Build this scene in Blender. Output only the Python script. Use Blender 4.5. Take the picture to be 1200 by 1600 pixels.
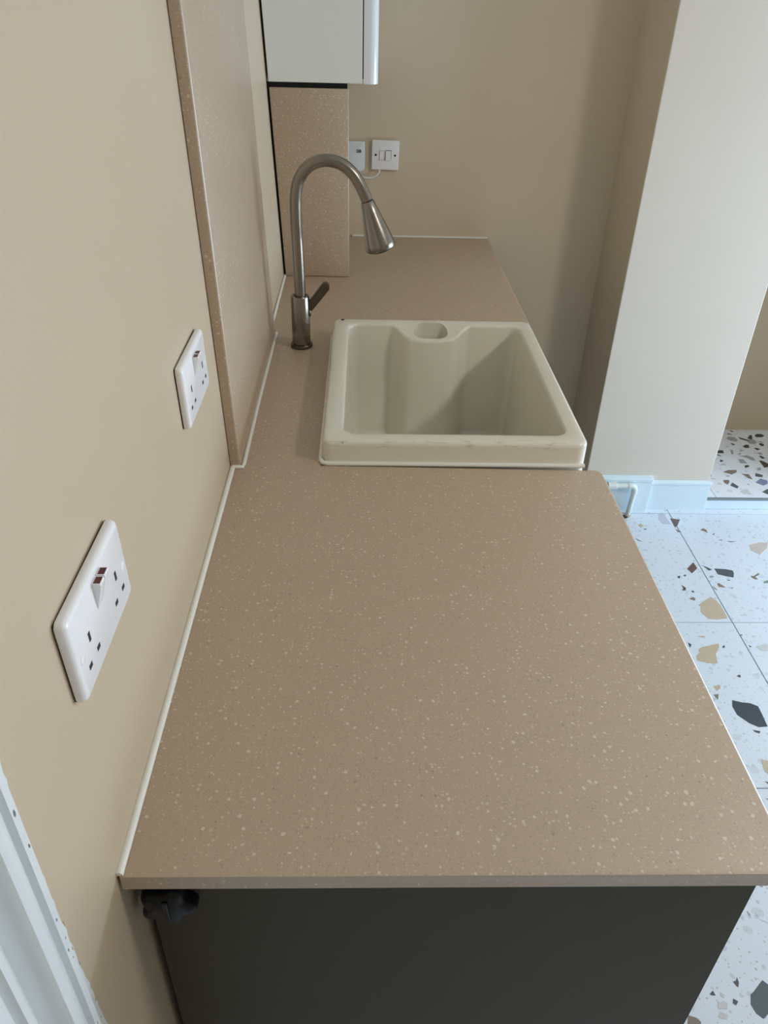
import bpy, bmesh, math, random
from mathutils import Vector, Matrix
for o in list(bpy.data.objects): bpy.data.objects.remove(o)
S = bpy.context.scene
COL = S.collection
# Heights are measured from the top of the worktop (z = 0); the floor lies at z = -0.9.
FLOOR, HEARTH, CEIL = -0.9, -0.85, 1.5
YB = 2.30           # back wall
XR, YN = 3.35, -1.60  # right wall, wall behind the photographer

# ------------------------------------------------------------------ camera
cam = bpy.data.cameras.new('camera'); cam_o = bpy.data.objects.new('camera', cam); COL.objects.link(cam_o)
cam.sensor_fit = 'VERTICAL'; cam.sensor_height = 36.0; cam.lens = 1208.3 * 36.0 / 1600.0
cam.clip_start = 0.02
rt = Vector((0.99954659, -0.01919851, 0.02319561)); up = Vector((-0.00850404, 0.5589966, 0.82912634)); fw = Vector((0.02888426, 0.82894766, -0.55857988))
cam_o.matrix_world = Matrix(((rt.x, up.x, -fw.x, 0.22713), (rt.y, up.y, -fw.y, -0.41446), (rt.z, up.z, -fw.z, 0.69510), (0, 0, 0, 1)))
S.camera = cam_o

# ------------------------------------------------------------------ world and daylight
W = bpy.data.worlds.new('sky'); S.world = W; W.use_nodes = True
bg = W.node_tree.nodes['Background']; bg.inputs['Color'].default_value = (0.55, 0.72, 1.0, 1); bg.inputs['Strength'].default_value = 1.0
def area(name, loc, direction, sx, sy, power, color, shape='RECTANGLE'):
    l = bpy.data.lights.new(name, 'AREA'); l.shape = shape; l.size = sx; l.size_y = sy; l.energy = power; l.color = color
    o = bpy.data.objects.new(name, l); COL.objects.link(o); o.location = loc
    o.rotation_euler = Vector(direction).to_track_quat('-Z', 'Z').to_euler()
    return o
# daylight entering through the glazed door in the right-hand wall
area('window_daylight', (XR - 0.06, 1.40, -0.05), (-1, 0, 0), 0.76, 1.6, 72.0, (0.64, 0.82, 1.0))
S.view_settings.view_transform = 'Standard'; S.view_settings.look = 'None'
S.view_settings.exposure = 0.0; S.view_settings.gamma = 1.0; S.view_settings.use_curve_mapping = False

# ------------------------------------------------------------------ materials
def lin(c): return tuple((x / 12.92 if x <= 0.04045 else ((x + 0.055) / 1.055) ** 2.4) for x in [v / 255.0 for v in c]) + (1.0,)
def mat(name, rgb, rough=0.5, metal=0.0, noise=0.0, nscale=8.0, bump=0.0, bscale=60.0, coat=0.0, spec=0.5):
    m = bpy.data.materials.new(name); m.use_nodes = True; nt = m.node_tree; N = nt.nodes; L = nt.links
    b = N['Principled BSDF']; b.inputs['Roughness'].default_value = rough; b.inputs['Metallic'].default_value = metal
    b.inputs['Coat Weight'].default_value = coat; b.inputs['Coat Roughness'].default_value = max(0.03, rough - 0.02); b.inputs['Specular IOR Level'].default_value = spec
    geo = N.new('ShaderNodeNewGeometry')
    n = N.new('ShaderNodeTexNoise'); n.inputs['Scale'].default_value = nscale; n.inputs['Detail'].default_value = 5
    L.new(geo.outputs['Position'], n.inputs['Vector'])
    mix = N.new('ShaderNodeMix'); mix.data_type = 'RGBA'
    c = lin(rgb); d = tuple(x * (1 - noise) for x in c[:3]) + (1,)
    mix.inputs['A'].default_value = c; mix.inputs['B'].default_value = d
    L.new(n.outputs['Fac'], mix.inputs['Factor']); L.new(mix.outputs['Result'], b.inputs['Base Color'])
    if bump:
        n2 = N.new('ShaderNodeTexNoise'); n2.inputs['Scale'].default_value = bscale; n2.inputs['Detail'].default_value = 4
        L.new(geo.outputs['Position'], n2.inputs['Vector'])
        bp = N.new('ShaderNodeBump'); bp.inputs['Strength'].default_value = bump; bp.inputs['Distance'].default_value = 0.004
        L.new(n2.outputs['Fac'], bp.inputs['Height']); L.new(bp.outputs['Normal'], b.inputs['Normal'])
    m['mixnode'] = mix.name
    return m
def speck(m, layers):
    """scatter mineral flecks (voronoi cell centres, only some cells) over a mat() material; layers = (scale, radius, share of cells, colour, strength)"""
    nt = m.node_tree; N = nt.nodes; L = nt.links; b = N['Principled BSDF']; geo = N['Geometry']
    cur = N[m['mixnode']].outputs['Result']
    for i, (sc, rad, share, col, stg) in enumerate(layers):
        wob = N.new('ShaderNodeTexNoise'); wob.inputs['Scale'].default_value = sc * 1.7; L.new(geo.outputs['Position'], wob.inputs['Vector'])
        add = N.new('ShaderNodeVectorMath'); add.operation = 'MULTIPLY_ADD'
        add.inputs[1].default_value = (0.45 / sc,) * 3
        L.new(wob.outputs['Color'], add.inputs[0]); L.new(geo.outputs['Position'], add.inputs[2])
        v = N.new('ShaderNodeTexVoronoi'); v.inputs['Scale'].default_value = sc; L.new(add.outputs[0], v.inputs['Vector'])
        sep = N.new('ShaderNodeSeparateColor'); L.new(v.outputs['Color'], sep.inputs[0])
        size = N.new('ShaderNodeMath'); size.operation = 'MULTIPLY_ADD'; size.inputs[1].default_value = rad * 0.8; size.inputs[2].default_value = rad * 0.35
        L.new(sep.outputs[1], size.inputs[0])
        lt = N.new('ShaderNodeMath'); lt.operation = 'LESS_THAN'; L.new(v.outputs['Distance'], lt.inputs[0]); L.new(size.outputs[0], lt.inputs[1])
        pick = N.new('ShaderNodeMath'); pick.operation = 'LESS_THAN'; L.new(sep.outputs[0], pick.inputs[0]); pick.inputs[1].default_value = share
        f = N.new('ShaderNodeMath'); f.operation = 'MULTIPLY'; L.new(lt.outputs[0], f.inputs[0]); L.new(pick.outputs[0], f.inputs[1])
        f2 = N.new('ShaderNodeMath'); f2.operation = 'MULTIPLY'; L.new(f.outputs[0], f2.inputs[0]); f2.inputs[1].default_value = stg
        mx = N.new('ShaderNodeMix'); mx.data_type = 'RGBA'; mx.inputs['B'].default_value = lin(col)
        L.new(f2.outputs[0], mx.inputs['Factor']); L.new(cur, mx.inputs['A']); cur = mx.outputs['Result']
    L.new(cur, b.inputs['Base Color']); return m
M = {}
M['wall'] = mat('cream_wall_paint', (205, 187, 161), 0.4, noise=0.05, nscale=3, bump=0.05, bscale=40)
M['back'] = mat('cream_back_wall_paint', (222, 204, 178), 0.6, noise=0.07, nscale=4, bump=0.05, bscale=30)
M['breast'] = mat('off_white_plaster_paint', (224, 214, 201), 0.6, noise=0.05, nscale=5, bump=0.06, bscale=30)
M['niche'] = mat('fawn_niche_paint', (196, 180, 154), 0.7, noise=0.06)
M['ceiling'] = mat('ceiling_white', (214, 208, 196), 0.8)
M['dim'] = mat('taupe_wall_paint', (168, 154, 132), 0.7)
M['gloss'] = mat('white_gloss_paint', (236, 239, 240), 0.28, noise=0.05, nscale=12, bump=0.12, bscale=90)
M['skirt'] = mat('cool_white_skirting_paint', (226, 244, 254), 0.3, noise=0.05, nscale=12, bump=0.1, bscale=90)
M['stone'] = speck(mat('pink_beige_solid_surface', (187, 163, 138), 0.42, noise=0.06, nscale=22, spec=0.9, coat=0.7), [
    (380, 0.42, 0.34, (158, 136, 115), 0.55), (330, 0.36, 0.32, (204, 184, 162), 0.65), (200, 0.30, 0.28, (213, 196, 176), 0.72), (150, 0.30, 0.28, (220, 205, 187), 0.82), (130, 0.18, 0.14, (126, 104, 86), 0.55)])
M['terrazzo'] = speck(mat('white_terrazzo', (217, 226, 236), 0.30, noise=0.05, nscale=6), [
    (60, 0.33, 0.45, (188, 198, 208), 0.8), (28, 0.30, 0.24, (198, 206, 214), 0.7), (150, 0.30, 0.25, (158, 166, 174), 0.7)])
M['hearthstone'] = speck(mat('grey_white_terrazzo', (230, 235, 242), 0.30, noise=0.1, nscale=9), [(40, 0.35, 0.3, (198, 200, 204), 0.7)])
M['grout'] = mat('grey_grout', (118, 122, 124), 0.9)
M['ceramic'] = mat('white_fireclay', (233, 228, 212), 0.16, noise=0.03, nscale=10, coat=0.3)
def scuff(m, y0, z0):
    '''dark rubbed marks along the near top edge of the sink'''
    nt = m.node_tree; N = nt.nodes; L = nt.links; b = N['Principled BSDF']; geo = N['Geometry']; cur = N[m['mixnode']].outputs['Result']
    sep = N.new('ShaderNodeSeparateXYZ'); L.new(geo.outputs['Position'], sep.inputs[0])
    def band(out, c, w):
        a = N.new('ShaderNodeMath'); a.operation = 'SUBTRACT'; L.new(out, a.inputs[0]); a.inputs[1].default_value = c
        q = N.new('ShaderNodeMath'); q.operation = 'ABSOLUTE'; L.new(a.outputs[0], q.inputs[0])
        r = N.new('ShaderNodeMapRange'); L.new(q.outputs[0], r.inputs['Value']); r.inputs['From Min'].default_value = w * 0.5; r.inputs['From Max'].default_value = w; r.inputs['To Min'].default_value = 1; r.inputs['To Max'].default_value = 0
        return r.outputs[0]
    mp = N.new('ShaderNodeMapping'); mp.inputs['Scale'].default_value = (28, 160, 160); L.new(geo.outputs['Position'], mp.inputs['Vector'])
    n = N.new('ShaderNodeTexNoise'); n.inputs['Scale'].default_value = 1.0; n.inputs['Detail'].default_value = 6; n.inputs['Roughness'].default_value = 0.7; L.new(mp.outputs[0], n.inputs['Vector'])
    r = N.new('ShaderNodeMapRange'); L.new(n.outputs['Fac'], r.inputs['Value']); r.inputs['From Min'].default_value = 0.55; r.inputs['From Max'].default_value = 0.66
    f = N.new('ShaderNodeMath'); f.operation = 'MULTIPLY'; L.new(r.outputs[0], f.inputs[0]); L.new(band(sep.outputs['Y'], y0, 0.006), f.inputs[1])
    f2 = N.new('ShaderNodeMath'); f2.operation = 'MULTIPLY'; L.new(f.outputs[0], f2.inputs[0]); L.new(band(sep.outputs['Z'], z0, 0.012), f2.inputs[1])
    f3 = N.new('ShaderNodeMath'); f3.operation = 'MULTIPLY'; L.new(f2.outputs[0], f3.inputs[0]); f3.inputs[1].default_value = 0.42
    mx = N.new('ShaderNodeMix'); mx.data_type = 'RGBA'; mx.inputs['B'].default_value = lin((120, 112, 98)); L.new(f3.outputs[0], mx.inputs['Factor']); L.new(cur, mx.inputs['A']); L.new(mx.outputs['Result'], b.inputs['Base Color'])
scuff(M['ceramic'], 0.7705, 0.0425)
M['silicone'] = mat('white_silicone', (240, 238, 228), 0.35)
M['nickel'] = mat('brushed_nickel', (152, 145, 134), 0.27, metal=1.0, noise=0.06, nscale=30)
M['nickel_dark'] = mat('dark_brushed_nickel', (104, 97, 86), 0.38, metal=1.0)
M['rubber'] = mat('black_rubber', (16, 16, 17), 0.6)
M['plastic'] = mat('white_socket_plastic', (248, 245, 246), 0.25)
M['plastic2'] = mat('pale_grey_plastic', (226, 232, 232), 0.3)
M['red'] = mat('dark_red_plastic', (86, 10, 16), 0.3)
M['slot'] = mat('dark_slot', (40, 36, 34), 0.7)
M['slot_soft'] = mat('grey_slot_shutter', (112, 108, 104), 0.6)
M['unit'] = mat('dark_olive_grey_laminate', (66, 62, 47), 0.5, spec=0.25)
M['cabwhite'] = mat('white_cabinet_laminate', (240, 240, 236), 0.3, noise=0.02)
M['cabdoor'] = mat('white_gloss_door', (236, 238, 240), 0.12, coat=0.5)
M['black'] = mat('black_gap_shade', (8, 8, 8), 0.9)  # flat black standing in for the shade inside narrow gaps
M['knob'] = mat('black_plastic', (8, 8, 10), 0.35, spec=0.3)
M['pipe'] = mat('white_painted_pipe', (224, 232, 230), 0.35, noise=0.08, nscale=50)
M['trimmetal'] = mat('grey_edge_trim', (150, 156, 160), 0.4, metal=0.6)
M['dirt'] = mat('dark_rubble', (66, 56, 48), 0.9)
M['knock_grey'] = mat('bare_grey_knock', (120, 122, 122), 0.8); M['knock_tan'] = mat('bare_tan_knock', (206, 186, 160), 0.8)
M['glass'] = mat('pane_glass', (240, 246, 250), 0.02); M['glass'].node_tree.nodes['Principled BSDF'].inputs['Transmission Weight'].default_value = 1.0
M['lamp'] = mat('lamp_diffuser', (250, 246, 236), 0.5)
CHIP = {'maroon': (110, 84, 84), 'charcoal': (84, 88, 92), 'slate': (88, 98, 104), 'grey': (164, 166, 170), 'brown': (136, 124, 112), 'tan': (200, 184, 160),
        'pink': (206, 192, 184), 'green': (124, 146, 142), 'lilac': (196, 198, 210), 'night': (62, 74, 84), 'pale': (206, 208, 210), 'dark': (66, 62, 60), 'blue': (128, 144, 172)}
for k, c in CHIP.items(): M['chip_' + k] = mat('stone_' + k, c, 0.3, noise=0.14, nscale=45)

# ------------------------------------------------------------------ helpers
def obj(name, bm, m, parent=None, smooth=None, kind=None):
    me = bpy.data.meshes.new(name); bmesh.ops.recalc_face_normals(bm, faces=bm.faces); bm.to_mesh(me); bm.free()
    me.materials.append(M[m] if isinstance(m, str) else m)
    if smooth is not None:
        me.polygons.foreach_set('use_smooth', [True] * len(me.polygons))
        if smooth < 180: me.set_sharp_from_angle(angle=math.radians(smooth))
    o = bpy.data.objects.new(name, me); COL.objects.link(o)
    if parent: o.parent = parent
    if kind: o['kind'] = kind
    return o
def tag(o, label, cat, group=None):
    o['label'] = label; o['category'] = cat
    if group: o['group'] = group
    return o
def thing(name, label, cat, loc=(0, 0, 0), group=None):
    o = bpy.data.objects.new(name, None); COL.objects.link(o); o.location = loc; o.empty_display_size = 0.05
    return tag(o, label, cat, group)
def struct(o): o['kind'] = 'structure'; return o
def box(bm, x0, x1, y0, y1, z0, z1, bev=0.0, seg=2):
    v = [bm.verts.new((x, y, z)) for z in (z0, z1) for (x, y) in ((x0, y0), (x1, y0), (x1, y1), (x0, y1))]
    f = [bm.faces.new([v[i] for i in q]) for q in ((3, 2, 1, 0), (4, 5, 6, 7), (0, 1, 5, 4), (1, 2, 6, 5), (2, 3, 7, 6), (3, 0, 4, 7))]
    if bev: bmesh.ops.bevel(bm, geom=list({e for q in f for e in q.edges}), offset=bev, segments=seg, profile=0.5, affect='EDGES')
    return bm
def mbox(*a, **k): return box(bmesh.new(), *a, **k)
def prism(pts, lo, hi, axis='z', bm=None):
    """extrude a closed 2D polygon between lo and hi along an axis: z -> (a,b,h), x -> (h,a,b), y -> (a,h,b)"""
    bm = bm or bmesh.new()
    P = {'z': lambda a, b, h: (a, b, h), 'x': lambda a, b, h: (h, a, b), 'y': lambda a, b, h: (a, h, b)}[axis]
    A = [bm.verts.new(P(a, b, lo)) for a, b in pts]; B = [bm.verts.new(P(a, b, hi)) for a, b in pts]
    bm.faces.new(A[::-1]); bm.faces.new(B); n = len(pts)
    for i in range(n): bm.faces.new((A[i], A[(i + 1) % n], B[(i + 1) % n], B[i]))
    return bm
def rrect(x0, x1, y0, y1, r, n=6):
    out = []
    for cx, cy, a in ((x1 - r, y0 + r, -90), (x1 - r, y1 - r, 0), (x0 + r, y1 - r, 90), (x0 + r, y0 + r, 180)):
        for i in range(n + 1):
            t = math.radians(a + 90 * i / n); out.append((cx + r * math.cos(t), cy + r * math.sin(t)))
    return out
def loft(rings, cap0=True, cap1=True, bm=None):
    bm = bm or bmesh.new(); V = [[bm.verts.new(p) for p in r] for r in rings]; n = len(V[0])
    for a, b in zip(V, V[1:]):
        for i in range(n): bm.faces.new((a[i], a[(i + 1) % n], b[(i + 1) % n], b[i]))
    if cap0: bm.faces.new(V[0][::-1])
    if cap1: bm.faces.new(V[-1])
    return bm
def tube(path, rad, n=12, bm=None, up=(0, 1, 0)):
    """sweep a circle along a path; rad is one radius or one per point"""
    P = [Vector(p) for p in path]; R = rad if isinstance(rad, (list, tuple)) else [rad] * len(P); rings = []
    U = Vector(up)
    for i, p in enumerate(P):
        t = (P[min(i + 1, len(P) - 1)] - P[max(i - 1, 0)]).normalized()
        a = t.cross(U); a = a.normalized() if a.length > 1e-5 else t.orthogonal().normalized(); b = t.cross(a).normalized()
        rings.append([p + R[i] * (math.cos(2 * math.pi * k / n) * a + math.sin(2 * math.pi * k / n) * b) for k in range(n)])
    return loft(rings, bm=bm)
def wx(y, z):
    """the old left-hand wall is not plumb: it leans back above the worktop, a little more towards the far end"""
    y = max(y, 0.0)
    return -0.003 * y - (0.022 + 0.011 * y) * max(z, 0.0)

CHIPS = """
F maroon 1.328,1.625 1.362,1.661 1.364,1.628 1.336,1.600
F charcoal 1.388,1.643 1.403,1.631 1.412,1.621 1.399,1.616
F slate 1.422,1.627 1.459,1.624 1.481,1.617 1.479,1.601 1.469,1.579 1.444,1.587 1.422,1.596
F grey 1.388,1.584 1.399,1.590 1.405,1.583 1.396,1.577 1.388,1.579
F charcoal 1.440,1.568 1.454,1.566 1.446,1.562
F brown 1.401,1.546 1.407,1.550 1.414,1.540 1.422,1.526 1.401,1.530
F charcoal 1.380,1.530 1.383,1.529 1.389,1.514 1.385,1.516
F tan 1.301,1.439 1.321,1.456 1.354,1.478 1.365,1.462 1.370,1.439 1.371,1.407 1.370,1.385 1.367,1.376 1.333,1.371 1.308,1.374 1.295,1.406 1.304,1.429
F pink 1.598,1.762 1.639,1.779 1.671,1.777 1.655,1.747 1.613,1.707 1.591,1.732
F brown 1.455,1.853 1.470,1.864 1.479,1.854 1.476,1.835 1.471,1.843
F brown 1.532,1.590 1.539,1.586 1.563,1.604 1.565,1.597 1.544,1.584 1.548,1.570 1.537,1.570 1.530,1.581
F green 1.562,1.559 1.580,1.566 1.585,1.559 1.574,1.552 1.558,1.550
F charcoal 1.278,1.539 1.289,1.524 1.283,1.510 1.271,1.511 1.280,1.521
F brown 1.281,1.468 1.296,1.478 1.301,1.470 1.296,1.460
F charcoal 1.280,1.583 1.292,1.587 1.285,1.572 1.280,1.576
F charcoal 1.304,1.590 1.313,1.593 1.310,1.584 1.303,1.585
F brown 1.367,1.858 1.382,1.843 1.375,1.838 1.368,1.839
F charcoal 1.528,1.785 1.558,1.784 1.538,1.780
F charcoal 1.500,1.792 1.514,1.794 1.511,1.789
F charcoal 1.493,1.829 1.502,1.834 1.492,1.820
F charcoal 1.300,1.507 1.307,1.511 1.310,1.502 1.304,1.500
F charcoal 1.375,1.302 1.386,1.303 1.383,1.298
F grey 1.435,1.524 1.444,1.528 1.447,1.525 1.440,1.521
F maroon 1.369,1.926 1.404,1.919 1.381,1.880 1.368,1.867
F lilac 1.333,1.957 1.355,1.955 1.359,1.888 1.332,1.892 1.324,1.917
F tan 1.204,1.953 1.232,1.950 1.215,1.927 1.203,1.927
F tan 1.236,1.883 1.249,1.891 1.255,1.878 1.242,1.865
F charcoal 1.203,1.796 1.220,1.780 1.208,1.784
F charcoal 1.248,1.856 1.261,1.860 1.256,1.851
F tan 1.228,1.239 1.243,1.249 1.298,1.264 1.294,1.249 1.272,1.219 1.264,1.182 1.236,1.182 1.207,1.194 1.212,1.211 1.226,1.225
F charcoal 1.206,1.268 1.214,1.259 1.205,1.245
F charcoal 1.303,1.249 1.311,1.257 1.312,1.249 1.303,1.244
F charcoal 1.299,1.132 1.310,1.137 1.311,1.130 1.306,1.125
F tan 1.217,1.093 1.238,1.096 1.234,1.084 1.220,1.075
F brown 1.206,1.061 1.221,1.063 1.211,1.042
F night 1.250,1.041 1.274,1.033 1.296,1.030 1.313,1.019 1.312,0.990 1.309,0.949 1.284,0.947 1.264,0.961 1.243,0.989 1.242,1.019
F charcoal 1.264,0.938 1.283,0.933 1.277,0.926 1.268,0.930
F tan 1.246,0.842 1.262,0.839 1.271,0.822 1.250,0.790 1.240,0.808
F pale 1.407,1.252 1.437,1.263 1.445,1.258 1.434,1.232 1.414,1.235
F charcoal 1.386,1.257 1.393,1.251 1.387,1.248
F charcoal 1.227,0.778 1.237,0.773 1.234,0.766
F green 1.207,0.728 1.220,0.729 1.218,0.723
F tan 1.246,1.295 1.265,1.297 1.262,1.290 1.251,1.292
F slate 0.988,0.291 0.996,0.296 1.022,0.317 1.030,0.309 1.042,0.301 1.028,0.270 1.007,0.256 0.995,0.248 0.985,0.258 0.981,0.273
F charcoal 0.963,0.315 0.969,0.316 0.974,0.323 0.974,0.313 0.969,0.304 0.966,0.308
F charcoal 0.909,0.293 0.917,0.299 0.919,0.290 0.911,0.290
F charcoal 0.951,0.284 0.959,0.279 0.952,0.272 0.947,0.276
F pale 0.917,0.275 0.929,0.280 0.938,0.276 0.932,0.266 0.915,0.266
F pale 0.917,0.262 0.930,0.255 0.925,0.248 0.910,0.251
F brown 0.853,0.256 0.868,0.251 0.874,0.244 0.871,0.238 0.846,0.238
F grey 1.049,0.455 1.053,0.448 1.051,0.443 1.048,0.448
F grey 1.067,0.437 1.081,0.430 1.084,0.429 1.076,0.432
F pale 1.079,0.478 1.085,0.477 1.081,0.471 1.077,0.472
F pale 1.009,0.322 1.019,0.320 1.010,0.317
F pale 0.930,0.296 0.937,0.291 0.934,0.285 0.929,0.289
F grey 1.102,0.514 1.107,0.510 1.104,0.506 1.100,0.508
H dark 1.817,2.536 1.827,2.534 1.832,2.520 1.824,2.520
H dark 1.797,2.507 1.808,2.505 1.817,2.493 1.796,2.499
H grey 1.776,2.462 1.792,2.477 1.815,2.473 1.819,2.445 1.808,2.433 1.785,2.440
H dark 1.832,2.474 1.842,2.468 1.872,2.444 1.855,2.442 1.834,2.456
H dark 1.868,2.464 1.889,2.492 1.899,2.491 1.886,2.454 1.873,2.457
H dark 1.909,2.488 1.924,2.504 1.945,2.504 1.952,2.488 1.938,2.477 1.910,2.475
H dark 1.778,2.421 1.785,2.416 1.793,2.407 1.779,2.401
H dark 1.818,2.393 1.836,2.407 1.850,2.406 1.840,2.380 1.824,2.380
H dark 1.860,2.378 1.873,2.380 1.884,2.369 1.867,2.361
H grey 1.898,2.433 1.914,2.439 1.922,2.426 1.909,2.428
H dark 1.678,2.334 1.692,2.357 1.721,2.357 1.716,2.333
H dark 1.681,2.323 1.689,2.321 1.695,2.306 1.687,2.309
H dark 1.643,2.272 1.656,2.295 1.662,2.279 1.653,2.270
H dark 1.671,2.259 1.681,2.281 1.690,2.269
H dark 1.701,2.389 1.713,2.406 1.715,2.385
H dark 1.742,2.461 1.758,2.491 1.763,2.496 1.748,2.458
H grey 1.753,2.362 1.762,2.357 1.755,2.329 1.744,2.322
H grey 1.787,2.351 1.803,2.361 1.807,2.356 1.791,2.349
H dark 1.775,2.330 1.786,2.334 1.782,2.326
H grey 1.776,2.311 1.806,2.316 1.824,2.299 1.823,2.273 1.810,2.276 1.795,2.296
H grey 1.755,2.283 1.776,2.284 1.778,2.250 1.752,2.252
H dark 1.853,2.313 1.863,2.314 1.872,2.295 1.857,2.290
H dark 1.837,2.274 1.847,2.276 1.864,2.252 1.860,2.228 1.835,2.218
H lilac 1.656,2.232 1.675,2.248 1.689,2.244 1.686,2.233
H dark 1.761,2.234 1.777,2.237 1.778,2.226 1.756,2.215
H grey 1.804,2.215 1.820,2.220 1.815,2.200 1.798,2.195
H brown 1.653,2.181 1.680,2.197 1.714,2.198 1.708,2.181 1.681,2.163
H brown 1.723,2.169 1.750,2.167 1.749,2.128 1.737,2.135
H slate 1.781,2.176 1.804,2.161 1.795,2.144 1.770,2.150
H blue 1.751,2.104 1.782,2.134 1.804,2.120 1.795,2.097 1.772,2.083
H green 1.582,2.157 1.592,2.169 1.599,2.167 1.593,2.146 1.578,2.146
H brown 1.629,2.119 1.652,2.122 1.651,2.109 1.635,2.086 1.627,2.098
H slate 1.642,2.080 1.659,2.103 1.673,2.074 1.661,2.059
H pale 1.663,2.040 1.698,2.057 1.699,2.017 1.672,2.021
H slate 1.747,2.036 1.777,2.058 1.790,2.054 1.771,2.010
H pale 1.601,2.099 1.615,2.098 1.611,2.085 1.597,2.087
H charcoal 1.714,2.097 1.721,2.088 1.716,2.088
H pale 1.584,2.136 1.601,2.132 1.606,2.122 1.589,2.125
H lilac 1.653,2.163 1.672,2.155 1.664,2.142 1.654,2.148
"""

# ================================================================== the room
bm = bmesh.new()
ys = [-0.172, -0.1, 0.0] + [0.1 * i for i in range(1, 23)] + [YB + 0.1]; zs = [FLOOR - 0.02, -0.4, 0.0] + [0.15 * i for i in range(1, 11)]
G = [[bm.verts.new((wx(y, z), y, z)) for z in zs] for y in ys]; B = [[bm.verts.new((-0.2, y, z)) for z in zs] for y in ys]
for i in range(len(ys) - 1):
    for j in range(len(zs) - 1):
        bm.faces.new((G[i][j], G[i + 1][j], G[i + 1][j + 1], G[i][j + 1])); bm.faces.new((B[i][j], B[i][j + 1], B[i + 1][j + 1], B[i + 1][j]))
for i in range(len(ys) - 1):
    for j in (0, -1): bm.faces.new((G[i][j], B[i][j], B[i + 1][j], G[i + 1][j]))
for j in range(len(zs) - 1):
    for i in (0, -1): bm.faces.new((G[i][j], B[i][j], B[i][j + 1], G[i][j + 1]))
box(bm, -0.2, 0, YN, -0.98, FLOOR - 0.02, CEIL); box(bm, -0.2, 0, -0.98, -0.172, 1.15, CEIL)
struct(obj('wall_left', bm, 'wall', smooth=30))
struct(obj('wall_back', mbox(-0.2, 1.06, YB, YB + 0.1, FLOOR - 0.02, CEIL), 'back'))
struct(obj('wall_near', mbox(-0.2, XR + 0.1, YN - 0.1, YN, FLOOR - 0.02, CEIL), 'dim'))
WY0, WY1 = 0.98, 1.82
bm = bmesh.new()      # right-hand wall with the opening of the glazed door
box(bm, XR, XR + 0.1, YN, WY0, FLOOR - 0.02, CEIL); box(bm, XR, XR + 0.1, WY1, YB + 0.4, FLOOR - 0.02, CEIL); box(bm, XR, XR + 0.1, WY0, WY1, 1.1, CEIL)
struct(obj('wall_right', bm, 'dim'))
bm = bmesh.new()
for q in ((WY0, WY0 + 0.06, FLOOR, 1.1), (WY1 - 0.06, WY1, FLOOR, 1.1), (WY0 + 0.06, WY1 - 0.06, 1.03, 1.1), (WY0 + 0.06, WY1 - 0.06, FLOOR, FLOOR + 0.12)): box(bm, XR + 0.02, XR + 0.08, *q)
w1 = struct(obj('window_1', bm, 'gloss')); obj('pane', mbox(XR + 0.045, XR + 0.051, WY0 + 0.06, WY1 - 0.06, FLOOR + 0.12, 1.03), 'glass', w1)
struct(obj('ceiling', mbox(-0.2, XR + 0.1, YN - 0.1, YB + 0.4, CEIL, CEIL + 0.08), 'ceiling'))
# chimney breast with its niche
NX0, NX1, NZ = 1.512, 2.13, 0.32
bm = bmesh.new()
box(bm, 1.050, NX0, 2.0, 2.64, FLOOR - 0.02, CEIL); box(bm, NX1, XR, 2.0, 2.64, FLOOR - 0.02, CEIL); box(bm, NX0, NX1, 2.0, 2.64, NZ, CEIL)
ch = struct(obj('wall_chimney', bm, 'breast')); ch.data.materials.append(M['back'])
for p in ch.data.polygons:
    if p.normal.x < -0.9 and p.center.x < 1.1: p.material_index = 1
md = ch.modifiers.new('corner_bead', 'BEVEL'); md.width = 0.003; md.segments = 2; md.limit_method = 'ANGLE'
struct(obj('wall_niche', mbox(NX0, NX1, 2.545, 2.64, FLOOR - 0.02, NZ), 'niche'))
# skirting: a taller, older length by the pipe and a lower one up to the niche
bm = mbox(1.05, 1.289, 1.972, 2.0, FLOOR, -0.772); box(bm, 1.05, 1.291, 1.968, 2.0, -0.772, -0.757, bev=0.003)
struct(obj('baseboard_chimney', bm, 'skirt'))
bm = mbox(1.289, NX0 + 0.004, 1.984, 2.0, FLOOR, -0.79); box(bm, 1.289, NX0 + 0.006, 1.980, 2.0, -0.79, -0.777, bev=0.003)
struct(obj('baseboard_niche', bm, 'skirt'))

# floor: grey grout bed with 600 mm terrazzo tiles, stone chips let into them
fl = struct(obj('floor', mbox(-0.2, XR + 0.1, YN - 0.1, 2.64, FLOOR - 0.06, FLOOR - 0.003), 'grout'))
TX, TY, TS = 1.377, 1.358, 0.6
tile_me = None; tiles = {}
for i in range(-3, 4):
    for j in range(-5, 2):
        x0, y0 = TX + i * TS, TY + j * TS
        if x0 > XR or y0 > 2.0: continue
        if x0 + TS < 0.1: continue
        xa, xb, ya, yb_ = max(x0, 0.0), min(x0 + TS, XR), max(y0, YN), min(y0 + TS, 2.0)
        if xb - xa < .05 or yb_ - ya < .02: continue
        g = 0.0013
        if j == 1 and xa < 1.04:      # the last row runs on to the back wall beside the chimney breast
            xe = min(xb - g, 1.049)
            obj('tile', mbox(xa + g, xe, 2.0, YB - 0.001, FLOOR - 0.01, FLOOR), 'terrazzo', fl)
            obj('tile', mbox(xa + g, xb - g, ya + g, 2.0, FLOOR - 0.01, FLOOR), 'terrazzo', fl); continue
        t = obj('tile', mbox(xa + g, xb - g, ya + g, yb_ - g, FLOOR - 0.01, FLOOR, bev=0.0006, seg=1), 'terrazzo', fl); tiles[(i, j)] = t
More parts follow.
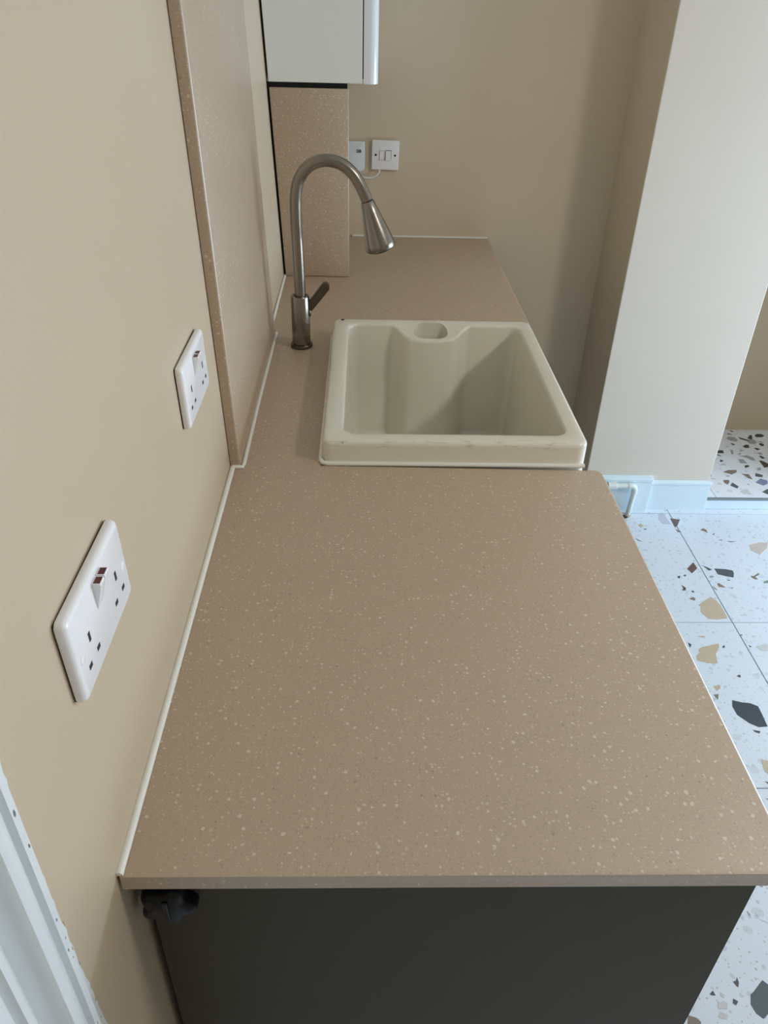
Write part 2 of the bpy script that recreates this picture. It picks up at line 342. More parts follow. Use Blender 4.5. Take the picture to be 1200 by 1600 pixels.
def clip_poly(P, x0, x1, y0, y1):
    for ax, lim, s in ((0, x0, 1), (0, x1, -1), (1, y0, 1), (1, y1, -1)):
        Q = []
        for a, b in zip(P, P[1:] + P[:1]):
            ia, ib = s * (a[ax] - lim) >= 0, s * (b[ax] - lim) >= 0
            if ia: Q.append(a)
            if ia != ib:
                k = (lim - a[ax]) / (b[ax] - a[ax]); Q.append((a[0] + k * (b[0] - a[0]), a[1] + k * (b[1] - a[1])))
        P = Q
        if len(P) < 3: return []
    return P
CH = []
for ln in CHIPS.strip().split('\n'):
    a = ln.split(); CH.append((a[0], a[1], [tuple(float(v) for v in p.split(',')) for p in a[2:]]))
def lay_chip(P, col, z, parent):
    obj('stone_chip', prism(P, z - 0.004, z + 0.0005), 'chip_' + col, parent)
for kind, col, P in CH:
    if kind != 'F': continue
    for (i, j), t in tiles.items():
        x0, y0 = TX + i * TS, TY + j * TS
        Q = clip_poly(P, x0 + 0.0016, x0 + TS - 0.0016, y0 + 0.0016, min(y0 + TS, 2.0) - 0.0016)
        if Q: lay_chip(Q, col, FLOOR, t)
rnd = random.Random(7)
def blob(cx, cy, r, n=6):
    a0 = rnd.random() * 6.28; e = rnd.uniform(0.45, 1.0); rot = rnd.random() * 3.14; out = []
    for k in range(n):
        a = a0 + 6.283 * k / n + rnd.uniform(-0.3, 0.3); q = r * rnd.uniform(0.7, 1.15); x, y = q * math.cos(a), q * e * math.sin(a)
        out.append((cx + x * math.cos(rot) - y * math.sin(rot), cy + x * math.sin(rot) + y * math.cos(rot)))
    return out
def seen(x, y):   # floor that the individually placed chips already cover
    return 0.59 + 0.315 * y < x < 0.97 + 0.42 * y
for (i, j), t in tiles.items():
    x0, y0 = TX + i * TS, TY + j * TS
    if x0 + TS < 0.66 or x0 > 2.6 or j < -3: continue
    for k in range(18):
        cx, cy = x0 + rnd.uniform(0.05, 0.55), y0 + rnd.uniform(0.05, 0.55)
        if seen(cx, cy) or cy > 1.93 or cx < 0.66: continue
        Q = blob(cx, cy, rnd.choice((0.008, 0.010, 0.014, 0.03, 0.045)))
        Q = clip_poly(Q, x0 + 0.002, x0 + TS - 0.002, y0 + 0.002, min(y0 + TS, 2.0) - 0.002)
        if Q: lay_chip(Q, rnd.choice(('charcoal', 'charcoal', 'slate', 'tan', 'brown', 'maroon', 'pale', 'grey')), FLOOR, t)

# raised hearth in the niche
h = thing('raised_hearth', 'raised terrazzo hearth with white riser inside the wall niche', 'hearth', (1.8, 2.25, FLOOR))
def hobj(name, bm, m, parent=None):
    o = obj(name, bm, m, parent or h)
    if not parent: o.matrix_parent_inverse = Matrix.Translation((-1.8, -2.25, -FLOOR))
    return o
hobj('riser', mbox(NX0 + 0.001, NX1 - 0.001, 1.992, 2.53, FLOOR + 0.001, HEARTH - 0.010), 'skirt')
hobj('edge_trim', mbox(NX0 + 0.001, NX1 - 0.001, 1.990, 1.996, HEARTH - 0.010, HEARTH - 0.001), 'trimmetal')
ht = hobj('tile', mbox(NX0 + 0.045, NX1 - 0.001, 1.9975, 2.544, HEARTH - 0.010, HEARTH), 'hearthstone')
ht2 = hobj('tile', mbox(NX0 + 0.001, NX0 + 0.0425, 1.9975, 2.544, HEARTH - 0.010, HEARTH), 'hearthstone')
for kind, col, P in CH:
    if kind != 'H': continue
    for t, a, b in ((ht, NX0 + 0.046, NX1 - 0.004), (ht2, NX0 + 0.002, NX0 + 0.0415)):
        Q = clip_poly(P, a, b, 2.0, 2.542)
        if Q: hobj('stone_chip', prism(Q, HEARTH - 0.004, HEARTH + 0.0005), 'chip_' + col, t)
for k in range(26):
    cx, cy = rnd.uniform(1.86, 2.1), rnd.uniform(2.03, 2.52)
    Q = clip_poly(blob(cx, cy, rnd.uniform(0.008, 0.025)), NX0, NX1 - 0.004, 2.0, 2.542)
    if Q: hobj('stone_chip', prism(Q, HEARTH - 0.004, HEARTH + 0.0005), 'chip_' + rnd.choice(('dark', 'dark', 'grey', 'brown', 'slate')), ht)

# doorway in the left wall: moulded architrave, lining, leaf
PROF = [(-0.098, 0.0), (-0.098, 0.017), (-0.100, 0.019), (-0.1075, 0.0195), (-0.1085, 0.0120), (-0.1130, 0.0120), (-0.1140, 0.0180), (-0.118, 0.0215), (-0.125, 0.0225), (-0.130, 0.0210), (-0.1335, 0.0160), (-0.1355, 0.0085), (-0.1375, 0.0020),
        (-0.144, 0.0020), (-0.147, 0.0090), (-0.151, 0.0115), (-0.155, 0.0105), (-0.157, 0.0040), (-0.161, 0.0035), (-0.162, 0.0080), (-0.188, 0.0090), (-0.190, 0.0)]
YO = -0.021
PROF = [(y + YO, x) for y, x in PROF]
t1 = struct(obj('trim_1', prism([(x, y) for y, x in PROF], FLOOR, 1.24), 'gloss', smooth=35))
# ragged old paint spread on the wall along the architrave, with a few knocks
rp = random.Random(3); bm = bmesh.new(); zq = [FLOOR + 0.02 + 0.006 * k for k in range(300)]; off = 0.028; va = []
for z in zq:
    off = max(0.0255, min(0.0345, off + rp.uniform(-0.0016, 0.0016)))
    va.append([bm.verts.new((wx(0, z) + q, y, z)) for q, y in ((0.0006, YO - 0.0985), (0.0012, YO - 0.0985), (0.0012, YO - 0.0978 + off), (0.0002, YO - 0.0974 + off))])
for a, c in zip(va, va[1:]):
    for i in range(3): bm.faces.new((a[i], a[i + 1], c[i + 1], c[i]))
obj('paint_edge', bm, 'gloss', t1)
for k in range(26):
    z, y = rp.uniform(-0.15, 0.28), YO + rp.choice((-0.1025, -0.1045, -0.0725, -0.0712, -0.0700)); r = rp.uniform(0.0008, 0.0022)
    xx = 0.0194 if y < YO - 0.09 else wx(0, z) + 0.0014
    obj('paint_knock', prism([(y + r * 0.6 * math.cos(a) * rp.uniform(0.6, 1.2), z + r * 1.8 * math.sin(a) * rp.uniform(0.6, 1.2)) for a in (0, 1.1, 2.2, 3.3, 4.4, 5.5)], xx - 0.0015, xx + 0.0002, 'x'), ('knock_tan' if y > YO - 0.09 or k % 2 else 'knock_grey'), t1)
struct(obj('trim_2', prism([(x, -1.16 - y) for y, x in PROF], FLOOR, 1.24), 'gloss', smooth=35))
struct(obj('trim_3', mbox(0.0, 0.018, -0.965, -0.187, 1.15, 1.24), 'gloss'))
struct(obj('trim_4', mbox(-0.2, 0.0, -0.200, -0.1725, FLOOR, 1.149), 'gloss'))
d1 = struct(obj('door_1', mbox(-0.10, -0.06, -0.975, -0.202, FLOOR + 0.006, 1.145), 'gloss'))

# ================================================================== worktop run
WD, WT = 0.6517, 0.020
NY0, NY1, NXS = 0.757, 1.388, 0.150        # notch that takes the sink
out = [(0.003, 0.0), (WD - 0.004, 0.0), (WD, 0.004), (WD, NY0 - 0.012), (WD - 0.0035, NY0 - 0.0035), (WD - 0.012, NY0), (NXS, NY0), (NXS, NY1), (WD, NY1), (WD, YB - 0.002), (-0.003, YB - 0.002)]
bm = prism(out, -WT, 0.0)
ed = [e for e in bm.edges if abs(e.verts[0].co.z - e.verts[1].co.z) < 1e-6 and all(v.co.x > 0.1 or v.co.y < 0.001 for v in e.verts)]
near = [e for e in ed if all(v.co.y < 0.001 for v in e.verts)]
bmesh.ops.bevel(bm, geom=[e for e in ed if e not in near], offset=0.0045, segments=3, profile=0.5, affect='EDGES')
wt = tag(obj('worktop', bm, 'stone', smooth=50), 'long pinkish beige speckled worktop running along the left wall', 'worktop')
def bead_mesh(path, r):
    m = tube(path, r, 10, up=(0, 0, 1))
    for v in m.verts: v.co.z = max(v.co.z, 0.0004)      # smoothed flat where it sits on the stone
    return m
def bead(path, r, parent): return obj('silicone_bead', bead_mesh(path, r), 'silicone', parent, smooth=60)
bead([(0.0018, 0.001 + 0.749 * k / 8, 0.001) for k in range(9)], 0.0046, wt)
bead([(0.001, 1.392, 0.001), (-0.001, 1.62, 0.001), (-0.002, 1.842, 0.001)], 0.0038, wt)
bead([(0.187, YB - 0.003, 0.001), (WD - 0.002, YB - 0.003, 0.001)], 0.0048, wt)

# stone splashback fixed to the wall, following its lean
SY0, SY1, ST = 0.752, 1.390, 0.0185
bm = bmesh.new(); zz = [0.0015 + 0.8 * k / 12 for k in range(13)]; rings = []
for z in zz:
    r = []
    for (y, x) in ((SY0, 0.001), (SY0, ST - 0.004), (SY0 + 0.0012, ST - 0.0012), (SY0 + 0.004, ST), (SY1 - 0.004, ST), (SY1 - 0.0012, ST - 0.0012), (SY1, ST - 0.004), (SY1, 0.001)):
        r.append((wx(y, z) + x, y, z))
    rings.append(r)
sp = tag(obj('splashback', loft(rings, bm=bm), 'stone', smooth=50), 'tall beige speckled stone splashback on the left wall beside the sink', 'splashback')
bead([(0.001, SY0 - 0.002, 0.0020), (ST + 0.001, SY0 - 0.002, 0.0020), (ST + 0.0015, SY0 + 0.01, 0.0020), (ST - 0.001, 1.0, 0.0020), (ST - 0.002, SY1 - 0.004, 0.0020)], 0.0040, sp)

# upright stone panel further along, below the wall cabinet
PY, PZ = 1.843, 0.484
def px0(z): return wx(PY, z) + 0.0065
bm = loft([[(px0(z), PY, z), (0.184, PY, z), (0.184, PY + 0.02, z), (px0(z), PY + 0.02, z)] for z in (0.001, PZ)])
bmesh.ops.bevel(bm, geom=list(bm.edges), offset=0.0015, segments=2, profile=0.5, affect='EDGES')
up_ = tag(obj('upstand_panel', bm, 'stone', smooth=50), 'narrow upright beige stone panel standing on the worktop below the white wall cabinet', 'panel')
obj('gap_shade_strip', loft([[(wx(PY, z) - 0.002, PY + 0.008, z), (px0(z) + 0.002, PY + 0.008, z), (px0(z) + 0.002, PY + 0.02, z), (wx(PY, z) - 0.002, PY + 0.02, z)] for z in (0.004, PZ + 0.012)]), 'black', up_)  # black strip painted as the shade in the gap between wall and panel
obj('gap_shade_strip', mbox(wx(PY, PZ) + 0.002, 0.181, PY + 0.006, PY + 0.02, PZ - 0.003, PZ + 0.0125), 'black', up_)  # likewise, black in place of the shade between panel top and cabinet

# wall cabinet
CY0, CY1, CZ0, CZ1 = PY + 0.002, YB - 0.004, 0.4965, 1.22
wc = thing('wall_cabinet', 'white wall cabinet with rounded door edge above the upright panel', 'cabinet', (0.1, 2.07, CZ0))
def cobj(root, name, bm, m, **k):
    o = obj(name, bm, m, root, **k); o.matrix_parent_inverse = Matrix.Translation(-root.location); return o
bm = loft([[(wx(PY, z) + 0.006, CY0, z), (0.2195, CY0, z), (0.2195, CY1, z), (wx(PY, z) + 0.006, CY1, z)] for z in (CZ0, CZ1)])
bmesh.ops.bevel(bm, geom=list(bm.edges), offset=0.001, segments=1, profile=0.5, affect='EDGES')
cobj(wc, 'body', bm, 'cabwhite')
dp = [(0.2225, CY0), (0.238, CY0)] + [(0.238 + 0.022 * math.sin(math.radians(a)), CY0 + 0.022 - 0.022 * math.cos(math.radians(a))) for a in range(9, 91, 9)] + [(0.260, CY1), (0.2225, CY1)]
bm = prism(dp, CZ0 - 0.001, CZ1)
bmesh.ops.bevel(bm, geom=[e for e in bm.edges if abs(e.verts[0].co.z - e.verts[1].co.z) < 1e-6], offset=0.002, segments=2, profile=0.5, affect='EDGES')
cobj(wc, 'door', bm, 'cabdoor', smooth=40)
cobj(wc, 'door_gap_shade', mbox(0.219, 0.223, CY0 + 0.006, CY1 - 0.01, CZ0 + 0.01, CZ1 - 0.01), 'black')  # added black strip, draws the shaded line between body and door

# base cabinets under the worktop
def base_unit(label, y0, y1, top, end=False, xf=0.62):
    b = thing('base_cabinet', label, 'cabinet', (0.3, (y0 + y1) / 2, FLOOR))
    cobj(b, 'body', mbox(0.014, xf - 0.02, y0 + (0.019 if end else 0.001), y1 - 0.001, FLOOR + 0.12, top), 'unit')
    cobj(b, 'door', mbox(xf - 0.0195, xf, y0 + (0.02 if end else 0.002), y1 - 0.002, FLOOR + 0.13, top - 0.004, bev=0.001, seg=1), 'unit')
    cobj(b, 'plinth', mbox(0.012, xf - 0.07, y0 + (0.019 if end else 0.001), y1 - 0.001, FLOOR + 0.001, FLOOR + 0.119), 'unit')
    if end: cobj(b, 'end_panel', mbox(0.0095, 0.6465, y0, y0 + 0.018, FLOOR + 0.001, top, bev=0.0008, seg=1), 'unit')
    return b
base_unit('dark olive grey base cabinet with end panel at the near end of the worktop', 0.033, 0.750, -WT - 0.001, True)
base_unit('dark olive grey base cabinet carrying the white sink', 0.752, 1.392, -0.2765)
base_unit('dark olive grey base cabinet at the far end by the back wall', 1.394, YB - 0.006, -WT - 0.001)

# black star knob below the near corner of the worktop
k = thing('star_knob', 'black plastic star knob under the near left corner of the worktop', 'knob', (0.034, 0.033, -0.078))
pts = []
for a in range(0, 360, 6):
    r = 0.0262 + 0.0040 * math.cos(math.radians(5 * a + 20)); pts.append((r * math.cos(math.radians(a)), r * math.sin(math.radians(a))))
obj('grip', loft([[(q * a, y, q * b) for a, b in pts] for q, y in ((0.90, -0.004), (1.0, -0.006), (1.0, -0.017), (0.93, -0.021), (0.78, -0.023))]), 'knob', k, smooth=40)
obj('spindle', tube([(0, -0.001, 0), (0, -0.009, 0)], 0.009, 12, up=(0, 0, 1)), 'knob', k, smooth=40)
obj('rib', mbox(-0.003, 0.003, -0.0255, -0.0225, -0.018, 0.018, bev=0.001, seg=1), 'knob', k)

# ================================================================== sink
X0, X1, Y0, Y1, ZR = 0.1565, 0.6265, 0.768, 1.378, 0.045
sk = thing('belfast_sink', 'white ceramic belfast sink with a front overflow weir set into the worktop', 'sink', (0.39, 1.07, -0.2755))
NF = 72
def contour(x0, x1, y0, y1, r, bump=0.0, nc=7):
    P = []
    def edge(a, b, n): P.extend([(a[0] + (b[0] - a[0]) * i / n, a[1] + (b[1] - a[1]) * i / n) for i in range(n)])
    def arc(cx, cy, a0):
        for i in range(nc): t = math.radians(a0 + 90.0 * i / nc); P.append((cx + r * math.cos(t), cy + r * math.sin(t)))
    edge((x0 + r, y0), (x1 - r, y0), 8); arc(x1 - r, y0 + r, -90); edge((x1, y0 + r), (x1, y1 - r), 8); arc(x1 - r, y1 - r, 0)
    edge((x1 - r, y1), (x0 + r, y1), NF); arc(x0 + r, y1 - r, 90); edge((x0, y1 - r), (x0, y0 + r), 8); arc(x0 + r, y0 + r, 180)
    return [(x, y - bump * weir(x) * (1.0 if y > y1 - r else 0.0)) for x, y in P]
XW = 0.386
def weir(x):
    a = abs(x - XW); lo, hi = 0.040, 0.094
    if a <= lo: return 1.0 - 0.10 * (a / lo) ** 2
    if a >= hi: return 0.0
    t = (a - lo) / (hi - lo); return 0.90 * (1 - t * t * (3 - 2 * t))
def inset(P, dist):
    n = len(P); out = []
    for i in range(n):
        a, b = Vector(P[i - 1]), Vector(P[(i + 1) % n]); t = (b - a).normalized(); out.append((P[i][0] - t.y * dist, P[i][1] + t.x * dist))
    return out
O_ = contour(X0, X1, Y0, Y1, 0.020)
IX0, IX1, IY0, IY1 = X0 + 0.0315, X1 - 0.0265, Y0 + 0.031, Y1 - 0.028
Bc = contour(IX0 - 0.006, IX1 + 0.006, IY0 - 0.006, IY1 + 0.006, 0.034)
Cc = contour(IX0, IX1, IY0, IY1, 0.030, 0.052)
def at_z(P, z): return [(x, y, z) for x, y in P]
rings = [at_z(inset(O_, 0.010), -0.275), at_z(inset(O_, 0.002), -0.272), at_z(O_, -0.262), at_z(O_, ZR - 0.009)]
for a in (22.5, 45, 67.5, 90): rings.append(at_z(inset(O_, 0.008 * (1 - math.cos(math.radians(a)))), ZR - 0.009 + 0.009 * math.sin(math.radians(a))))
rings.append(at_z(Bc, ZR))
dip = [0.020 * weir(x) if y > IY1 - 0.09 and abs(x - XW) < 0.1 else 0.0 for x, y in Cc]
# saddle between rim and weir lip
mid = [((b[0] * 0.55 + c[0] * 0.45), (b[1] * 0.55 + c[1] * 0.45)) for b, c in zip(Bc, Cc)]
rings.append([(p[0], p[1], ZR - 0.0006 - 0.80 * d) for p, d in zip(mid, dip)])
for a, q in ((0, 0.0), (30, 0), (60, 0), (90, 0)):
    I = inset(Cc, 0.006 * math.sin(math.radians(a)))
    rings.append([(p[0], p[1], ZR - 0.0012 - d - 0.007 * (1 - math.cos(math.radians(a)))) for p, d in zip(I, dip)])
rings.append(at_z(inset(Cc, 0.008), -0.10)); rings.append(at_z(inset(Cc, 0.014), -0.225))
for a in (30, 60, 90): rings.append(at_z(inset(Cc, 0.014 + 0.018 * (1 - math.cos(math.radians(a)))), -0.225 - 0.02 * math.sin(math.radians(a))))
sbm = loft(rings)
body = cobj(sk, 'basin', sbm, 'ceramic', smooth=60)
# the overflow pocket behind the weir lip
cut = []
for z, g in ((0.09, 0.0), (0.0375, 0.0), (0.022, -0.0005), (0.016, 0.001), (0.006, 0.002), (-0.090, 0.006), (-0.105, 0.014)):
    cut.append([(x, y, z) for x, y in inset(rrect(XW - 0.040, XW + 0.040, IY1 - 0.044, IY1 + 0.006, 0.0235, 8), g)])
cb = loft(cut); cme = bpy.data.meshes.new('cut'); bmesh.ops.recalc_face_normals(cb, faces=cb.faces); cb.to_mesh(cme); cb.free()
co = bpy.data.objects.new('cut', cme); COL.objects.link(co)
md = body.modifiers.new('pocket', 'BOOLEAN'); md.operation = 'DIFFERENCE'; md.object = co; md.solver = 'EXACT'
body_inv = body.matrix_parent_inverse.copy(); bpy.context.view_layer.update()
ev = body.evaluated_get(bpy.context.evaluated_depsgraph_get()); nm = bpy.data.meshes.new_from_object(ev)
body.modifiers.clear(); body.data = nm; nm.name = 'basin'; bpy.data.objects.remove(co)
nm.polygons.foreach_set('use_smooth', [True] * len(nm.polygons)); nm.set_sharp_from_angle(angle=math.radians(50))
b1 = bead_mesh([(X1 - 0.004, Y0 - 0.003, 0.0022), (X0 + 0.012, Y0 - 0.003, 0.0022), (X0 + 0.002, Y0 - 0.001, 0.0022), (X0 - 0.0025, Y0 + 0.010, 0.0022), (X0 - 0.0025, Y1 - 0.01, 0.0022), (X0 + 0.01, Y1 + 0.0025, 0.0022), (X1 - 0.01, Y1 + 0.0025, 0.0022)], 0.0046)
cobj(sk, 'silicone_bead', b1, 'silicone', smooth=60)
cobj(sk, 'drain', loft([[(0.39 + r * math.cos(2 * math.pi * i / 24), 1.05 + r * math.sin(2 * math.pi * i / 24), z) for i in range(24)] for r, z in ((0.042, -0.2449), (0.042, -0.2425), (0.036, -0.2420), (0.032, -0.2440))]), 'nickel', smooth=40)
# glaze knocks: small dark chips on the rim and scuffs along the near edge
for i, (x, y, z, r, e) in enumerate(((X0 + 0.022, Y1 - 0.011, ZR, 0.0055, 0.5), (X0 + 0.036, Y0 + 0.004, ZR - 0.0035, 0.003, 0.4))):
    cobj(sk, 'glaze_chip', prism(blob(x, y, r, 7), z - 0.003, z + 0.0004), 'dirt')

# ================================================================== tap
TXc, TYc = 0.0835, 1.310
tp = thing('kitchen_tap', 'brushed nickel gooseneck tap with pull-out spray head beside the sink', 'tap', (TXc, TYc, 0.0))
def turned(prof, n=32): return loft([[(r * math.cos(2 * math.pi * i / n), r * math.sin(2 * math.pi * i / n), z) for i in range(n)] for r, z in prof])
obj('base_collar', turned(((0.0245, 0.0005), (0.0255, 0.0015), (0.0255, 0.007), (0.0245, 0.0085), (0.0215, 0.009))), 'nickel_dark', tp, smooth=40)
obj('body', turned(((0.0205, 0.008), (0.0212, 0.010), (0.0212, 0.119), (0.0202, 0.121), (0.0150, 0.1215), (0.0138, 0.119), (0.0118, 0.119))), 'nickel', tp, smooth=40)
KN = [(0.001, 0.118), (0.000, 0.16), (-0.0008, 0.21), (-0.0018, 0.26), (-0.0022, 0.30), (-0.0010, 0.333), (0.0050, 0.361), (0.0185, 0.3835), (0.0390, 0.3985), (0.0650, 0.4040), (0.0930, 0.3985), (0.1170, 0.3815), (0.1345, 0.3570), (0.1490, 0.3275)]
def spline(K, n=5):
    out = []
    for i in range(len(K) - 1):
        p0, p1, p2, p3 = K[max(i - 1, 0)], K[i], K[i + 1], K[min(i + 2, len(K) - 1)]
        for k in range(n):
            u = k / n; out.append(tuple(0.5 * (2 * p1[c] + (p2[c] - p0[c]) * u + (2 * p0[c] - 5 * p1[c] + 4 * p2[c] - p3[c]) * u * u + (3 * p1[c] - p0[c] - 3 * p2[c] + p3[c]) * u ** 3) for c in (0, 1)))
    return out + [K[-1]]
pth = [(a, 0, z) for a, z in spline(KN)]
obj('spout', tube(pth, 0.0128, 24), 'nickel', tp, smooth=50)
e = Vector(pth[-1]); t = Vector((0.31, 0, -0.95)).normalized()
obj('joint_ring', tube([e - t * 0.001, e + t * 0.003], 0.0120, 24), 'rubber', tp, smooth=50)
hd = obj('spray_head', tube([e + t * q for q in (0.002, 0.0035, 0.025, 0.060, 0.092, 0.1015, 0.104)], [0.0134, 0.0146, 0.0186, 0.0262, 0.0322, 0.0332, 0.0318], 32), 'nickel', tp, smooth=40)
obj('nozzle', tube([e + t * q for q in (0.103, 0.1080)], [0.0250, 0.0238], 24), 'rubber', hd, smooth=40)
# side lever: round valve boss and flat rounded paddle
obj('valve_boss', tube([(0.018, 0, 0.083), (0.0225, 0, 0.083), (0.0240, 0, 0.083)], [0.0105, 0.0105, 0.009], 20, up=(0, 0, 1)), 'nickel_dark', tp, smooth=40)
lv = bmesh.new(); L0 = Vector((0.0195, 0, 0.093)); dl = Vector((0.044, 0, 0.056)); ll = dl.length; dl.normalize(); nl = Vector((dl.z, 0, -dl.x))
prof = [(0.0, -0.0095), (ll - 0.0105, -0.0105)] + [(ll - 0.0105 + 0.0105 * math.sin(math.radians(a)), -0.0105 * math.cos(math.radians(a))) for a in range(15, 180, 15)] + [(ll - 0.0105, 0.0105), (0.0, 0.0095)]
loft([[tuple(L0 + dl * a + nl * b * 0.95 + Vector((0, yy, 0))) for a, b in prof] for yy in (-0.0075, -0.0055, 0.0055, 0.0075)], bm=lv)
obj('lever', lv, 'nickel_dark', tp, smooth=40)

# ================================================================== sockets and switches
def plate(u, v, r, t, bev):
    """face plate in local axes: u right, v up, w out of the wall (local x, z, -y)"""
    def ring(ins, w): return [(a, -w, b) for a, b in rrect(-u / 2 + ins, u / 2 - ins, -v / 2 + ins, v / 2 - ins, max(r - ins * 0.4, 0.001), 5)]
    return loft([ring(0.0005, 0.0), ring(0, 0.0015), ring(0, t - bev), ring(bev * 0.35, t - bev * 0.3), ring(bev, t)])
def lbox(u0, u1, w0, w1, v0, v1, **k): return mbox(u0, u1, -w1, -w0, v0, v1, **k)
def double_socket(label, y, z):
    s = thing('double_socket', label, 'socket', (wx(y, z) + 0.0005, y, z), 'double sockets on the left wall')
    s.rotation_euler = (0, 0, math.radians(90))
    s.rotation_euler = (Matrix.Rotation(-math.atan(0.022 + 0.011 * y), 3, 'Y') @ Matrix.Rotation(math.radians(90), 3, 'Z')).to_euler()
    T = 0.0095
    obj('back_shadow_slab', lbox(-0.071, 0.071, 0.0, 0.002, -0.041, 0.041), 'slot', s)  # dark slab giving the plate a painted shadow line against the wall
    fp = obj('face_plate', plate(0.146, 0.086, 0.006, T, 0.0045), 'plastic', s, smooth=40); fp.location = (0, -0.0015, 0)
    for c in (-0.0395, 0.0395):
        obj('earth_slot', lbox(c - 0.002, c + 0.002, T, T + 0.0018, -0.003, 0.006), 'slot', s)
        for q in (-0.011, 0.011): obj('pin_slot', lbox(c + q - 0.0034, c + q + 0.0034, T, T + 0.0018, -0.0225, -0.0182), 'slot', s)
    for c in (-0.0605, 0.0605): obj('screw_cap', loft([[(c + r * math.cos(2 * math.pi * i / 16), -w, r * math.sin(2 * math.pi * i / 16) - 0.004) for i in range(16)] for r, w in ((0.0047, T), (0.0047, T + 0.0018), (0.004, T + 0.0021))]), 'plastic', s, smooth=40)
    for c in (-0.0062, 0.0062):
        prof = [(0.0335, T), (0.0335, T + 0.0085), (0.031, T + 0.0090), (0.006, T + 0.0017), (0.006, T)]
        rk = obj('rocker', prism([(-w, v) for v, w in prof], c - 0.0054, c + 0.0054, 'x'), 'plastic', s)
        obj('red_mark', prism([(-w, v) for v, w in ((0.0339, T + 0.0028), (0.0339, T + 0.0082), (0.0320, T + 0.0082), (0.0320, T + 0.0028))], c - 0.0042, c + 0.0042, 'x'), 'red', rk)
    return s
double_socket('white double socket nearest the camera, on the left wall above the worktop', 0.097, 0.250)
double_socket('white double socket on the left wall close beside the splashback edge', 0.562, 0.2545)

# fused switch on the back wall and the control box beside it
f = thing('fused_switch', 'square white fused switch plate with rocker on the back wall', 'switch', (0.2935, YB - 0.0005, 0.258))
f.rotation_euler = (0, math.radians(1.0), 0)
obj('back_box', lbox(-0.040, 0.040, 0.0, 0.008, -0.040, 0.040), 'plastic2', f)
fp = obj('face_plate', plate(0.087, 0.087, 0.002, 0.009, 0.0015), 'plastic', f, smooth=40); fp.location = (0, -0.007, 0)
for c in (-0.031, 0.031): obj('screw', loft([[(c + 0.0034 * math.cos(2 * math.pi * i / 12), -w, 0.0034 * math.sin(2 * math.pi * i / 12)) for i in range(12)] for w in (0.0155, 0.0166)]), 'slot', f)
obj('fuse_carrier', lbox(-0.019, -0.003, 0.0155, 0.0175, -0.0145, 0.0125, bev=0.0008, seg=1), 'plastic', f)
obj('carrier_gap', lbox(-0.0198, -0.0022, 0.0155, 0.0164, -0.0152, 0.0132), 'slot_soft', f)
rk = obj('rocker', prism([(-w, v) for v, w in ((0.0135, 0.0155), (0.0135, 0.0185), (-0.0145, 0.0215), (-0.0145, 0.0155))], 0.001, 0.018, 'x'), 'plastic', f)
obj('rocker_gap', lbox(0.0000, 0.0190, 0.0155, 0.0164, -0.0155, 0.0150), 'slot', f)
c = thing('control_box', 'white rounded control box on the back wall half hidden by the upright panel', 'control box', (0.190, YB - 0.0005, 0.253))
bxp = [(-0.045, -0.044), (0.028, -0.044), (0.037, -0.037), (0.0385, 0.0), (0.0370, 0.041), (0.0350, 0.044), (-0.045, 0.044)]
bm = prism([(a, b) for a, b in bxp], -0.022, -0.0001, 'y')
bmesh.ops.bevel(bm, geom=[e for e in bm.edges if all(v.co.y < -0.02 for v in e.verts)], offset=0.003, segments=3, profile=0.5, affect='EDGES')
obj('housing', bm, 'plastic2', c, smooth=40)
for u, v in ((0.0135, 0.0195), (0.0135, 0.0135)): obj('indicator', lbox(u - 0.0022, u + 0.0022, 0.0215, 0.0228, v - 0.0022, v + 0.0022), 'slot_soft', c)
obj('button', loft([[(0.0215 + r * math.cos(2 * math.pi * i / 14), -w, 0.0165 + r * math.sin(2 * math.pi * i / 14)) for i in range(14)] for r, w in ((0.0052, 0.0215), (0.0052, 0.0228), (0.0045, 0.0232))]), 'slot_soft', c)
pth = [(0.276, 2.289, 0.215), (0.274, 2.288, 0.205), (0.266, 2.287, 0.196), (0.254, 2.287, 0.190), (0.240, 2.287, 0.188), (0.224, 2.288, 0.190), (0.206, 2.290, 0.196), (0.19, 2.29, 0.206)]
tag(obj('power_cable', tube(pth, 0.0028, 10), 'silicone', smooth=60), 'thin white cable looping from the fused switch to the control box', 'cable')

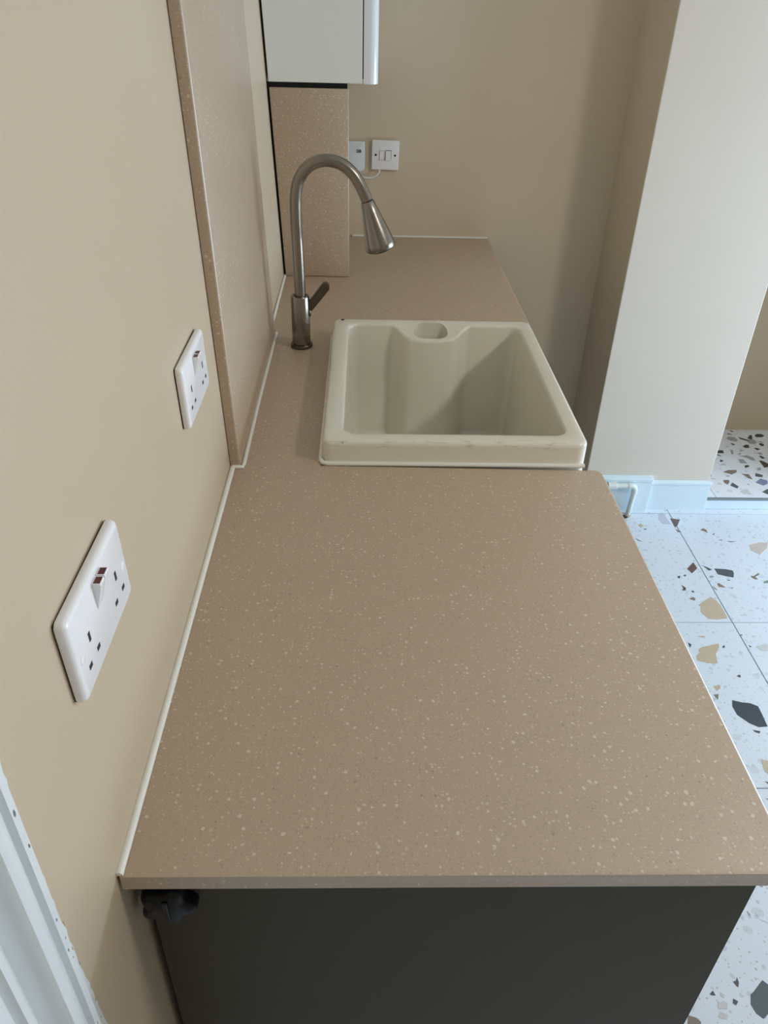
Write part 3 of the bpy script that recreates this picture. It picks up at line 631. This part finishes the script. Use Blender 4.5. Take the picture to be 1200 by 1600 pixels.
# ================================================================== pipe at the chimney breast
pp = thing('waste_pipe', 'slim white pipe with elbow dropping to the floor beside the skirting', 'pipe', (1.222, 1.952, FLOOR))
def pobj(name, bm, m, **k): return cobj(pp, name, bm, m, **k)
pobj('horizontal_run', tube([(1.085, 1.952, -0.776), (1.204, 1.952, -0.776)], 0.0095, 16), 'pipe', smooth=50)
pobj('elbow', tube([(1.196, 1.952, -0.776)] + [(1.204 + 0.018 * math.sin(math.radians(a)), 1.952, -0.794 + 0.018 * math.cos(math.radians(a))) for a in range(0, 91, 15)] + [(1.222, 1.952, -0.806)], 0.0112, 16), 'pipe', smooth=50)
pobj('vertical_run', tube([(1.222, 1.952, -0.800), (1.218, 1.952, FLOOR + 0.001)], 0.0095, 16), 'pipe', smooth=50)
pobj('coupling', tube([(1.118, 1.952, -0.776), (1.120, 1.952, -0.776), (1.150, 1.952, -0.776), (1.152, 1.952, -0.776)], [0.012, 0.0145, 0.0145, 0.012], 16), 'pipe', smooth=50)
for i in range(9):
    a, b = 1.19 + rnd.uniform(-0.016, 0.016), 1.935 + rnd.uniform(-0.014, 0.012); r = rnd.uniform(0.005, 0.009); bmx = bmesh.new()
    bmesh.ops.create_icosphere(bmx, subdivisions=1, radius=r)
    for v in bmx.verts: v.co = Vector((v.co.x * rnd.uniform(0.8, 1.3) + a, v.co.y * rnd.uniform(0.8, 1.2) + b, max(v.co.z * 0.8, -0.004) + FLOOR + 0.0046))
    tag(obj('rubble_lump', bmx, 'dirt'), 'small dark lump of rubble on the floor at the foot of the white pipe', 'rubble', 'rubble at the pipe foot')

# ================================================================== ceiling lamp
lp = thing('ceiling_lamp', 'round flush ceiling lamp with white diffuser', 'lamp', (1.95, 0.06, CEIL))
obj('housing', turned(((0.21, -0.001), (0.21, -0.045), (0.20, -0.05), (0.19, -0.045))), 'gloss', lp, smooth=40)
area('ceiling_lamp_light', (1.95, 0.06, CEIL - 0.055), (0, 0, -1), 0.28, 0.28, 20.0, (1.0, 0.945, 0.885), 'DISK')
